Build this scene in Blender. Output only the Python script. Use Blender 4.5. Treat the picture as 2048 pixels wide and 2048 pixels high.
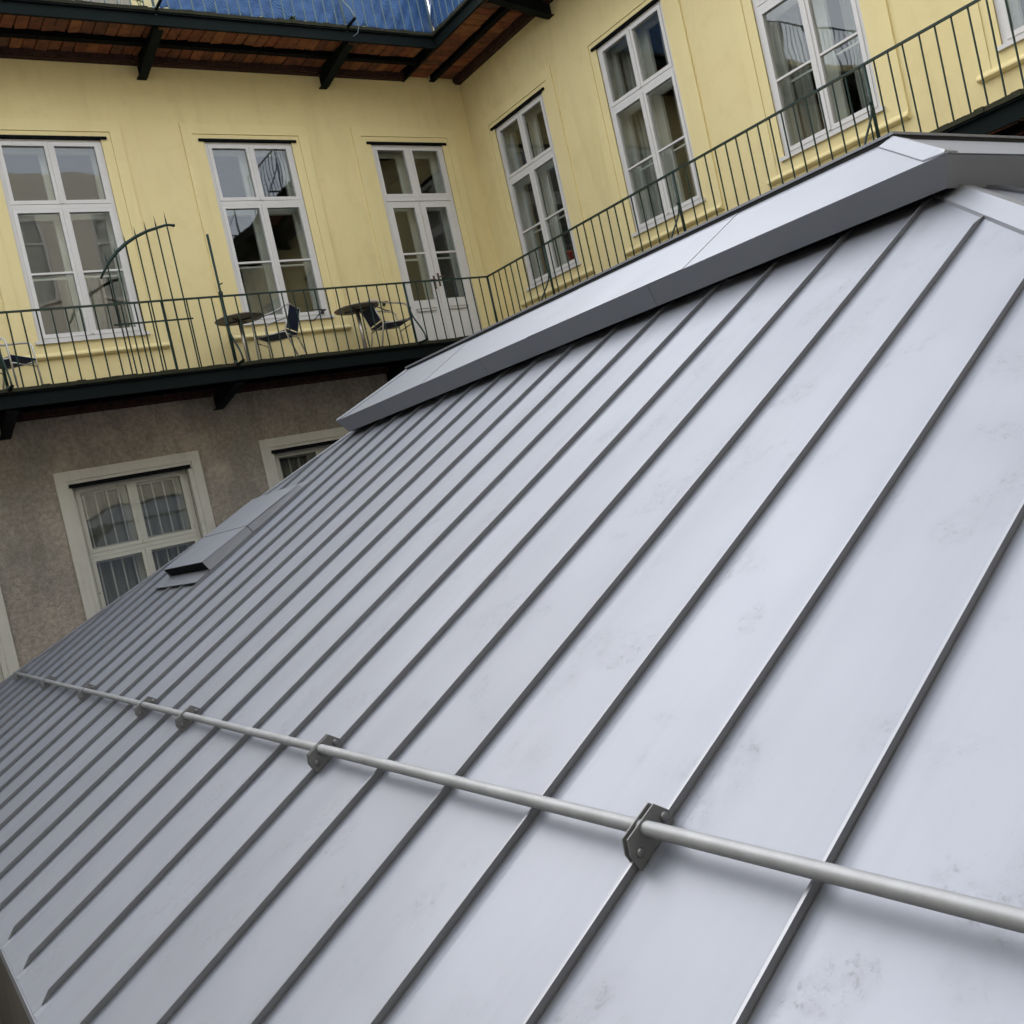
import bpy, bmesh, math, random
from mathutils import Vector, Matrix
random.seed(7)
for o in list(bpy.data.objects): bpy.data.objects.remove(o)
SC = bpy.context.scene
COL = SC.collection
RAD = math.radians
G = 4.6                                    # height of the lens above the courtyard ground

# ------------------------------------------------------------------ camera
CX, CY = -10.084, -13.6
right = Vector((0.80451, -0.55243, -0.21816))
down = Vector((-0.19455, 0.10195, -0.97558))
fwd = Vector((0.56118, 0.82730, -0.02546))
cam = bpy.data.cameras.new("camera"); cam_o = bpy.data.objects.new("camera", cam); COL.objects.link(cam_o)
m = Matrix((right, -down, -fwd)).transposed().to_4x4()
m.translation = Vector((CX, CY, G)); cam_o.matrix_world = m
cam.sensor_width = 36.0; cam.lens = 36.0*1970.5/2048.0; cam.clip_start = 0.05; cam.clip_end = 500
SC.camera = cam_o
SC.cycles.max_bounces = 6; SC.cycles.diffuse_bounces = 3; SC.cycles.glossy_bounces = 4; SC.cycles.transparent_max_bounces = 8; SC.cycles.caustics_reflective = False; SC.cycles.caustics_refractive = False

# ------------------------------------------------------------------ sky, sun, exposure
SUN_EL, SUN_AZ = 40.0, -8.0                # sun behind cloud, above the yellow wall with the balcony door
w = bpy.data.worlds.new("World"); SC.world = w; w.use_nodes = True
nt = w.node_tree; nt.nodes.clear()
sky = nt.nodes.new("ShaderNodeTexSky"); sky.sky_type = 'NISHITA'; sky.sun_disc = False
sky.sun_elevation = RAD(SUN_EL); sky.sun_rotation = RAD(SUN_AZ); sky.air_density = 1.0; sky.dust_density = 4.0; sky.ozone_density = 1.0
hsv = nt.nodes.new("ShaderNodeHueSaturation"); hsv.inputs['Saturation'].default_value = 0.42
bg = nt.nodes.new("ShaderNodeBackground"); bg.inputs['Strength'].default_value = 0.15
out = nt.nodes.new("ShaderNodeOutputWorld")
nt.links.new(sky.outputs[0], hsv.inputs['Color']); cloud = nt.nodes.new("ShaderNodeMix"); cloud.data_type = 'RGBA'; cloud.inputs[0].default_value = 0.7      # an even cloud cover over the clear sky
cloud.inputs[7].default_value = (3.5, 3.72, 4.15, 1)
nt.links.new(hsv.outputs[0], cloud.inputs[6]); nt.links.new(cloud.outputs[2], bg.inputs[0]); nt.links.new(bg.outputs[0], out.inputs[0])
sl = bpy.data.lights.new("sun", 'SUN'); sl.energy = 0.5; sl.angle = RAD(75); sl.color = (1.0, 0.97, 0.92)
so = bpy.data.objects.new("sun", sl); COL.objects.link(so); so.location = (0, 0, 40)
az = RAD(SUN_AZ); sd = Vector((math.sin(az)*math.cos(RAD(SUN_EL)), math.cos(az)*math.cos(RAD(SUN_EL)), math.sin(RAD(SUN_EL))))
so.rotation_euler = sd.to_track_quat('Z', 'Y').to_euler()
vs = SC.view_settings; vs.view_transform = 'Standard'; vs.look = 'None'; vs.gamma = 1.0; vs.exposure = 2.0

# ------------------------------------------------------------------ mesh helpers
class MB:
    def __init__(s): s.v = []; s.f = []
    def add(s, vs, fs):
        b = len(s.v); s.v += [tuple(v) for v in vs]; s.f += [tuple(b+i for i in f) for f in fs]; return s
    def box(s, lo, hi):
        (a, b, c), (d, e, f) = [min(p, q) for p, q in zip(lo, hi)], [max(p, q) for p, q in zip(lo, hi)]
        return s.add([(a, b, c), (d, b, c), (d, e, c), (a, e, c), (a, b, f), (d, b, f), (d, e, f), (a, e, f)],
                     [(0, 3, 2, 1), (4, 5, 6, 7), (0, 1, 5, 4), (1, 2, 6, 5), (2, 3, 7, 6), (3, 0, 4, 7)])
    def hexa(s, p):                                     # bottom 4 then top 4
        return s.add(p, [(0, 3, 2, 1), (4, 5, 6, 7), (0, 1, 5, 4), (1, 2, 6, 5), (2, 3, 7, 6), (3, 0, 4, 7)])
    def quad(s, a, b, c, d): return s.add([a, b, c, d], [(0, 1, 2, 3)])
    def loft(s, A, B):                                  # two matching loops, capped
        n = len(A); return s.add(list(A)+list(B), [tuple(reversed(range(n))), tuple(range(n, 2*n))]+[(i, (i+1) % n, n+(i+1) % n, n+i) for i in range(n)])
    def ring(s, o0, o1, i0, i1):                        # frame: outer loop front/back, inner loop front/back (4 points each)
        vs = list(o0)+list(o1)+list(i0)+list(i1); f = []
        for i in range(4):
            j = (i+1) % 4
            f += [(i, j, 8+j, 8+i), (4+j, 4+i, 12+i, 12+j), (j, i, 4+i, 4+j), (8+i, 8+j, 12+j, 12+i)]
        return s.add(vs, f)
    def tube(s, pts, r, n=8, cap=True):
        pts = [Vector(p) for p in pts]; rs = r if isinstance(r, (list, tuple)) else [r]*len(pts)
        loops = []; ref = None
        for i, p in enumerate(pts):
            t = (pts[min(i+1, len(pts)-1)]-pts[max(i-1, 0)]).normalized()
            if ref is None: ref = Vector((0, 0, 1)) if abs(t.z) < .9 else Vector((1, 0, 0))
            u = t.cross(ref).normalized(); v = t.cross(u).normalized(); ref = u.cross(t).normalized() if False else ref
            loops.append([p+(u*math.cos(2*math.pi*k/n)+v*math.sin(2*math.pi*k/n))*rs[i] for k in range(n)])
        vs = [q for l in loops for q in l]; f = []
        for i in range(len(pts)-1):
            for k in range(n):
                a = i*n+k; b = i*n+(k+1) % n; f.append((a, b, b+n, a+n))
        if cap: f += [tuple(reversed(range(n))), tuple(range((len(pts)-1)*n, len(pts)*n))]
        return s.add(vs, f)
    def lathe(s, prof, c, n=24):
        vs = []; f = []
        for r, z in prof: vs += [(c[0]+r*math.cos(2*math.pi*k/n), c[1]+r*math.sin(2*math.pi*k/n), c[2]+z) for k in range(n)]
        for i in range(len(prof)-1):
            for k in range(n): f.append((i*n+k, i*n+(k+1) % n, (i+1)*n+(k+1) % n, (i+1)*n+k))
        f += [tuple(reversed(range(n))), tuple(range((len(prof)-1)*n, len(prof)*n))]
        return s.add(vs, f)
    def map(s, fn): s.v = [tuple(fn(*v)) for v in s.v]; return s
    def mesh(s, name, org=(0, 0, 0), smooth=False, fix=True):
        me = bpy.data.meshes.new(name); o = Vector(org)
        me.from_pydata([tuple(Vector(v)-o) for v in s.v], [], s.f); me.update()
        if fix:
            bm = bmesh.new(); bm.from_mesh(me); bmesh.ops.recalc_face_normals(bm, faces=bm.faces); bm.to_mesh(me); bm.free()
        if smooth:
            for p in me.polygons: p.use_smooth = True
        return me
ORG = {}
def root(name, loc, label, cat, group=None, rz=0.0):
    o = bpy.data.objects.new(name, None); COL.objects.link(o); o.location = (loc[0], loc[1], loc[2]+G); o.rotation_euler = (0, 0, rz)
    o.empty_display_size = .2; o['label'] = label; o['category'] = cat
    if group: o['group'] = group
    ORG[o.name] = Vector(loc); return o
def part(name, mb, mat, parent, smooth=False, bevel=0, fix=True, label=None):
    org = ORG[parent.name]
    o = bpy.data.objects.new(name, mb.mesh(name, org, smooth, fix)); COL.objects.link(o); o.parent = parent
    o.data.materials.append(mat); ORG[o.name] = org
    if bevel:
        b = o.modifiers.new("bevel", 'BEVEL'); b.width = bevel; b.segments = 2; b.limit_method = 'ANGLE'; b.angle_limit = RAD(40)
    if label: o['label'] = label
    return o
def inst(name, me, parent, loc, rot=None):                 # shared mesh, loc in scene coordinates
    o = bpy.data.objects.new(name, me); COL.objects.link(o); o.parent = parent
    o.location = Vector(loc)-ORG[parent.name]
    if rot: o.rotation_euler = rot
    return o
def structure(name, mb, mat):
    o = bpy.data.objects.new(name, mb.mesh(name)); COL.objects.link(o); o.location = (0, 0, G); o.data.materials.append(mat); o['kind'] = 'structure'; return o

# ------------------------------------------------------------------ materials
def mat(name, base, rough=.7, metal=0.0, spec=.5):
    M = bpy.data.materials.new(name); M.use_nodes = True; t = M.node_tree
    b = t.nodes['Principled BSDF']; b.inputs['Base Color'].default_value = (*base, 1); b.inputs['Roughness'].default_value = rough
    b.inputs['Metallic'].default_value = metal; b.inputs['Specular IOR Level'].default_value = spec
    return M, t, b
def N(t, kind, **kw):
    n = t.nodes.new(kind)
    for k, v in kw.items():
        if k in n.inputs: n.inputs[k].default_value = v
        else: setattr(n, k, v)
    return n
def L(t, a, b): t.links.new(a, b)
def pos(t, scale=(1, 1, 1)):
    g = N(t, 'ShaderNodeNewGeometry'); mp = N(t, 'ShaderNodeMapping'); mp.inputs['Scale'].default_value = scale
    L(t, g.outputs['Position'], mp.inputs['Vector']); return mp.outputs[0]
def noise(t, vec, scale, detail=4, rough=.55, dist=0):
    n = N(t, 'ShaderNodeTexNoise', Scale=scale, Detail=detail, Roughness=rough, Distortion=dist); L(t, vec, n.inputs['Vector']); return n.outputs['Fac']
def ramp(t, fac, stops):
    r = N(t, 'ShaderNodeValToRGB'); e = r.color_ramp.elements
    while len(e) < len(stops): e.new(.5)
    for x, (p, c) in zip(e, stops): x.position = p; x.color = (*c, 1) if len(c) == 3 else c
    L(t, fac, r.inputs[0]); return r.outputs[0]
def gray(v): return (v, v, v)
def mix(t, fac, a, b, mode='MIX'):
    n = N(t, 'ShaderNodeMix', data_type='RGBA', blend_type=mode)
    if isinstance(fac, float): n.inputs[0].default_value = fac
    else: L(t, fac, n.inputs[0])
    for i, c in ((6, a), (7, b)):
        if isinstance(c, tuple): n.inputs[i].default_value = (*c, 1)
        else: L(t, c, n.inputs[i])
    return n.outputs[2]
def math_(t, op, a, b):
    n = N(t, 'ShaderNodeMath', operation=op)
    for i, c in ((0, a), (1, b)):
        if isinstance(c, (int, float)): n.inputs[i].default_value = c
        else: L(t, c, n.inputs[i])
    return n.outputs[0]
def bump(t, b, h, strength=.3, dist=.01):
    n = N(t, 'ShaderNodeBump', Strength=strength, Distance=dist); L(t, h, n.inputs['Height']); L(t, n.outputs[0], b.inputs['Normal']); return n

def roof_metal(name, base, rough=.53, dirty=True):
    M, t, b = mat(name, base, rough, .40, .5)
    p = pos(t)
    big = noise(t, p, .9, 2); oi = N(t, 'ShaderNodeObjectInfo')
    v = math_(t, 'MULTIPLY_ADD', oi.outputs['Random'], .09); v.node.inputs[2].default_value = .955
    tone = mix(t, 1.0, (base), v, 'MULTIPLY')
    col = tone
    if dirty:
        run_ = noise(t, pos(t, (.22, 6.5, .22)), 1.0, 4, .65)
        tone = mix(t, ramp(t, run_, [(.46, gray(0)), (.78, gray(.30))]), tone, tuple(c*.72 for c in base))
        # scuffs and shoe marks: speckle gathered in scattered patches
        patch = ramp(t, noise(t, p, 3.6, 2, .5, .4), [(.56, gray(0)), (.64, gray(1))])
        sp = math_(t, 'MULTIPLY', ramp(t, noise(t, p, 48, 4, .75, .6), [(.54, gray(0)), (.66, gray(1))]), patch)
        haze = math_(t, 'MULTIPLY', patch, ramp(t, noise(t, p, 30, 4, .7), [(.42, gray(0)), (.75, gray(1))]))
        fine = ramp(t, noise(t, p, 140, 2), [(.735, gray(0)), (.78, gray(1))])
        d = math_(t, 'MINIMUM', math_(t, 'ADD', math_(t, 'MULTIPLY', sp, .26), math_(t, 'ADD', math_(t, 'MULTIPLY', haze, .13), math_(t, 'MULTIPLY', fine, .45))), 1.0)
        col = mix(t, d, tone, (.12, .115, .105))
        rr = math_(t, 'MULTIPLY_ADD', d, .35); rr.node.inputs[2].default_value = rough
        rr2 = math_(t, 'MULTIPLY_ADD', big, .10); L(t, math_(t, 'SUBTRACT', rr, .05), rr2.node.inputs[2]); L(t, rr2, b.inputs['Roughness'])
    L(t, col, b.inputs['Base Color'])
    h = math_(t, 'ADD', noise(t, p, 1.6, 1), math_(t, 'MULTIPLY', noise(t, p, 6.0, 1), .12))
    bump(t, b, h, .9, .022)
    return M
M_roof = roof_metal('coated_sheet_metal', (.228, .242, .277))
M_cap = roof_metal('coated_hood_metal', (.245, .258, .29), .50, False)
M_seam = roof_metal('folded_seam_metal', (.22, .228, .25), .40, False)
M_pipe, t, b = mat('grey_pipe_paint', (.20, .205, .21), .55, .3)
L(t, mix(t, ramp(t, noise(t, pos(t), 9, 5, .7), [(.35, gray(0)), (.75, gray(1))]), (.31, .32, .33), (.23, .235, .24)), b.inputs['Base Color'])
M_clamp, t, b = mat('dark_zinc_clamp', (.19, .195, .20), .55, .4)
bump(t, b, noise(t, pos(t), 240, 3), .15, .002)
M_bolt, _, _ = mat('bolt_steel', (.22, .22, .225), .4, .8)
M_black, _, _ = mat('dark_cavity', (.012, .012, .013), .9)  # black base colour carries the shade of gaps and cavities

def plaster(name, c0, c1, c2, stain, bscale=60, bstr=.25, st=.35, streak=True, lo=.30, grain=0.0):
    M, t, b = mat(name, c0, .88, 0, .25)
    p = pos(t)
    a = mix(t, ramp(t, noise(t, p, .7, 5, .6), [(lo, gray(0)), (.72, gray(1))]), c0, c1)
    a = mix(t, ramp(t, noise(t, p, 3.1, 5, .65), [(.5, gray(0)), (.8, gray(.6))]), a, c2)
    if streak:
        s = noise(t, pos(t, (2.6, 2.6, .38)), 1.0, 5, .7, .8)
        a = mix(t, ramp(t, s, [(.50, gray(0)), (.85, gray(st*.75))]), a, stain)
    if grain:
        a = mix(t, ramp(t, noise(t, p, 17, 5, .8), [(.36, gray(0)), (.66, gray(grain))]), a, stain)
        a = mix(t, ramp(t, noise(t, p, 1.5, 4, .7), [(.55, gray(0)), (.75, gray(grain*.8))]), a, c1)
    sp = ramp(t, noise(t, p, 21, 4, .65), [(.66, gray(0)), (.76, gray(st*.9))])
    a = mix(t, sp, a, stain)
    L(t, a, b.inputs['Base Color'])
    h = math_(t, 'ADD', noise(t, p, bscale, 4, .7), math_(t, 'MULTIPLY', noise(t, p, 4, 3), 1.5))
    bump(t, b, h, bstr, .012)
    return M
M_yellow = plaster('yellow_plaster', (.74, .615, .31), (.78, .665, .35), (.66, .54, .26), (.38, .29, .14), 90, .22, .34)
M_trim = plaster('yellow_moulding_plaster', (.76, .64, .325), (.78, .665, .35), (.71, .59, .30), (.42, .34, .17), 60, .08, .22)
M_grey = plaster('grey_rough_plaster', (.36, .335, .285), (.66, .55, .455), (.25, .26, .21), (.13, .12, .095), 30, 1.6, .85, True, .36, .65)
M_stone = plaster('cream_window_stone', (.57, .555, .485), (.63, .61, .53), (.47, .455, .395), (.19, .165, .125), 70, .2, .5)
M_annexwall = plaster('annex_plaster', (.16, .15, .125), (.20, .18, .155), (.12, .115, .10), (.06, .06, .05), 40, .6, .5)
M_ground = plaster('courtyard_concrete', (.14, .13, .115), (.19, .175, .155), (.10, .098, .088), (.05, .05, .045), 30, .5, .5, False)
M_far = plaster('pale_facade_plaster', (.60, .56, .47), (.64, .60, .50), (.54, .50, .42), (.35, .32, .26), 50, .2, .25)

def paint(name, base, worn, amount=.66, rough=.5, spec=.3):
    M, t, b = mat(name, base, rough, 0, spec); p = pos(t)
    a = mix(t, ramp(t, noise(t, p, 2.2, 4), [(.35, gray(0)), (.8, gray(.35))]), base, tuple(x*.8 for x in base))
    chips = ramp(t, noise(t, pos(t, (1, 1, .4)), 26, 5, .7, .5), [(amount, gray(0)), (amount+.04, gray(1))])
    L(t, mix(t, chips, a, worn), b.inputs['Base Color']); bump(t, b, noise(t, p, 45, 3), .1, .004); return M
M_white = paint('old_white_paint', (.66, .64, .61), (.30, .25, .21), .665)
M_cream = paint('aged_cream_paint', (.60, .59, .51), (.20, .14, .09), .65)
M_inner = paint('inner_frame_paint', (.62, .61, .55), (.40, .36, .30), .74)
M_iron = paint('dark_green_iron', (.005, .0085, .0085), (.02, .012, .008), .70, .7, .1)
M_rail = paint('green_railing_paint', (.006, .025, .019), (.012, .012, .009), .70, .45)
M_lbar = paint('pale_green_bar_paint', (.12, .175, .19), (.12, .10, .08), .68)
M_rust = paint('rusty_angle_iron', (.060, .024, .017), (.025, .013, .011), .5, .8)
M_beam_gap = paint('blackened_beam_and_gap', (.004, .005, .0055), (.012, .008, .006), .72, .8, .08)  # beam paint, also the near-black for window-head gaps and the vent front
def brick():
    M, t, b = mat('soffit_brick', (.2, .08, .04), .9, 0, .2); oi = N(t, 'ShaderNodeObjectInfo'); p = pos(t)
    c = ramp(t, oi.outputs['Random'], [(0, (.24, .085, .045)), (.3, (.34, .14, .06)), (.55, (.18, .075, .045)), (.8, (.32, .105, .05)), (1, (.13, .07, .045))])
    c = mix(t, ramp(t, noise(t, p, 9, 5, .7), [(.45, gray(0)), (.75, gray(.75))]), c, (.045, .034, .022))
    L(t, c, b.inputs['Base Color']); bump(t, b, noise(t, p, 55, 4), .5, .01); return M
M_brick = brick()
M_moss = plaster('mossy_edge_dirt', (.022, .022, .013), (.040, .040, .020), (.014, .014, .010), (.10, .095, .07), 60, 1.0, .8, False)
M_floor = plaster('balcony_screed', (.20, .19, .17), (.25, .235, .21), (.15, .14, .125), (.08, .08, .07), 40, .3, .4, False)
def glass():
    M = bpy.data.materials.new('old_window_glass'); M.use_nodes = True; t = M.node_tree; t.nodes.clear()
    o = N(t, 'ShaderNodeOutputMaterial'); mx = N(t, 'ShaderNodeMixShader'); tr = N(t, 'ShaderNodeBsdfTransparent'); gl = N(t, 'ShaderNodeBsdfGlossy', Roughness=.015)
    tr.inputs[0].default_value = (.90, .92, .90, 1); lw = N(t, 'ShaderNodeLayerWeight', Blend=.5); f5 = math_(t, 'POWER', lw.outputs['Facing'], 5.0); fr = math_(t, 'MULTIPLY_ADD', f5, .93); fr.node.inputs[2].default_value = .07
    bp = N(t, 'ShaderNodeBump', Strength=.25, Distance=.004); L(t, noise(t, pos(t), 3.2, 0), bp.inputs['Height'])
    L(t, bp.outputs[0], gl.inputs['Normal'])
    L(t, fr, mx.inputs[0]); L(t, tr.outputs[0], mx.inputs[1]); L(t, gl.outputs[0], mx.inputs[2]); L(t, mx.outputs[0], o.inputs[0]); return M
M_glass = glass()
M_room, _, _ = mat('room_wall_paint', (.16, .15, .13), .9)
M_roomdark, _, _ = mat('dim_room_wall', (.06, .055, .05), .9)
def cloth(name, base, rough=.85):
    M, t, b = mat(name, base, rough, 0, .2); p = pos(t)
    L(t, mix(t, ramp(t, noise(t, p, 4, 4), [(.3, gray(0)), (.8, gray(.5))]), base, tuple(x*.7 for x in base)), b.inputs['Base Color'])
    bump(t, b, noise(t, p, 120, 2), .2, .003); return M
M_curtain = cloth('grey_curtain', (.42, .41, .37))
M_lace = cloth('net_curtain', (.30, .30, .285))
M_blue = cloth('dark_blue_weave', (.010, .022, .070), .7)
M_alu, _, _ = mat('aluminium_tube', (.50, .48, .455), .3, .9)
M_ttop, _, _ = mat('table_underside', (.17, .14, .115), .6)
M_tsteel, _, _ = mat('table_steel', (.46, .42, .37), .33, .85)
M_wire, _, _ = mat('black_wire', (.015, .015, .017), .5)
M_red, _, _ = mat('red_plastic', (.42, .035, .02), .45)
M_handle, _, _ = mat('brown_handle', (.10, .055, .035), .5, .4)
def tarp():
    M, t, b = mat('blue_tarpaulin', (.05, .14, .36), .5, 0, .4); p = pos(t)
    wv = N(t, 'ShaderNodeTexWave', Scale=14.0, Distortion=2.5, Detail=2.0); wv.bands_direction = 'DIAGONAL'; L(t, p, wv.inputs['Vector'])
    c = mix(t, ramp(t, noise(t, p, 5, 4, .6), [(.3, gray(0)), (.75, gray(1))]), (.03, .09, .24), (.075, .18, .38))
    c = mix(t, ramp(t, wv.outputs['Fac'], [(.6, gray(0)), (.95, gray(.5))]), c, (.012, .04, .13))
    L(t, c, b.inputs['Base Color']); bump(t, b, math_(t, 'ADD', noise(t, p, 9, 4), math_(t, 'MULTIPLY', wv.outputs['Fac'], .3)), .7, .03); return M
M_tarp = tarp()
M_sheet = cloth('cream_white_sheet', (.72, .68, .60))
def leafmat():
    M, t, b = mat('weed_leaf', (.10, .16, .04), .6); return M
M_leaf = leafmat()

# ------------------------------------------------------------------ ground
structure('ground', MB().box((-60, -60, -G-.3), (60, 60, -G)), M_ground)

# ================================================================== the L-shaped courtyard building
WA = lambda u, v, z: (u, -v, z)            # wall plane y = 0, v points into the courtyard
WB = lambda u, v, z: (-v, u, z)            # wall plane x = 0, u runs along y
FZ = 2.36                                  # lower balcony floor
UZ = 7.06                                  # upper balcony floor
TOP = 7.45
bld = root('courtyard_building', (0, 0, -G), 'yellow plastered courtyard building with white double windows above a stained grey ground floor', 'building')
def wall(u0, u1, z0, z1, openings, fn, mat_, name, depth=.42, label=None):
    us = sorted({u0, u1, *[o[0] for o in openings], *[o[1] for o in openings]}); zs = sorted({z0, z1, *[o[2] for o in openings], *[o[3] for o in openings]})
    mb = MB()
    ins = lambda u, z: any(o[0] < u < o[1] and o[2] < z < o[3] for o in openings)
    for i in range(len(us)-1):
        for j in range(len(zs)-1):
            if ins((us[i]+us[i+1])/2, (zs[j]+zs[j+1])/2): continue
            for v in (0, -depth): mb.quad((us[i], v, zs[j]), (us[i+1], v, zs[j]), (us[i+1], v, zs[j+1]), (us[i], v, zs[j+1]))
    for a, b_, c, d in openings+[(u0, u1, z0, z1)]:
        for p, q in (((a, c), (b_, c)), ((b_, c), (b_, d)), ((b_, d), (a, d)), ((a, d), (a, c))):
            mb.quad((p[0], 0, p[1]), (q[0], 0, q[1]), (q[0], -depth, q[1]), (p[0], -depth, p[1]))
    mb.map(fn)
    me = mb.mesh(name, ORG[bld.name], False, False)
    bm = bmesh.new(); bm.from_mesh(me); bmesh.ops.remove_doubles(bm, verts=bm.verts, dist=1e-5); bmesh.ops.recalc_face_normals(bm, faces=bm.faces); bm.to_mesh(me); bm.free()
    o = bpy.data.objects.new(name, me); COL.objects.link(o); o.parent = bld; o.data.materials.append(mat_); ORG[o.name] = ORG[bld.name]
    if label: o['label'] = label
    return o
WZ0, WZ1 = 3.12, 5.80                      # upper windows
LZ0, LZ1 = -1.0, 1.245                     # grey floor windows
winA = [-9.53, -6.775, -4.005]
winB = [-1.365, -4.035, -6.745, -9.45, -12.2]
HW = .675
doorA = (-1.972, -.632, FZ, WZ1)
lowA = [-12.22, -9.47, -6.715, -3.955]
LHW = .755
SPLIT = 2.2
opA = [(c-HW, c+HW, WZ0, WZ1) for c in winA]+[doorA]
opA2 = [(c-HW, c+HW, WZ0+4.7, WZ1+4.7) for c in winA]+[(-1.972, -.632, UZ, WZ1+4.7)]
opB = [(c-HW, c+HW, WZ0, WZ1) for c in winB]
wall(-16.5, .42, SPLIT, 6.9, opA, WA, M_yellow, 'wall', label='yellow plaster wall with two windows and a balcony door')
wall(-16.5, .42, 6.9, TOP, [], WA, M_yellow, 'wall')
wall(-15.6, -.002, SPLIT, TOP, opB, WB, M_yellow, 'wall', label='yellow plaster wall with a row of windows')
wall(-16.5, .40, -G-.01, SPLIT, [(c-LHW, c+LHW, LZ0, LZ1) for c in lowA], WA, M_grey, 'wall', label='stained grey rough plaster wall of the ground floor')
wall(-15.6, -.002, -G-.01, SPLIT, [], WB, M_grey, 'wall')
M_tile = plaster('dark_roof_tiles', (.07, .055, .05), (.10, .075, .065), (.05, .042, .04), (.03, .03, .028), 14, 1.0, .5, False)
part('roof', MB().loft([(-16.5, -.34, TOP+.201), (-16.5, 8.0, TOP+3.1), (-16.5, 8.0, TOP+.201)], [(.42, -.34, TOP+.201), (.42, 8.0, TOP+3.1), (.42, 8.0, TOP+.201)]), M_tile, bld)
part('roof', MB().loft([(-.34, -15.6, TOP+.201), (8.0, -15.6, TOP+3.1), (8.0, -15.6, TOP+.201)], [(-.34, -.345, TOP+.201), (8.0, -.345, TOP+3.1), (8.0, -.345, TOP+.201)]), M_tile, bld)
part('cornice', MB().box((-16.5, -.35, TOP), (.42, .42, TOP+.2)).box((-.35, -15.6, TOP), (.42, -.352, TOP+.2)), M_trim, bld)

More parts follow.
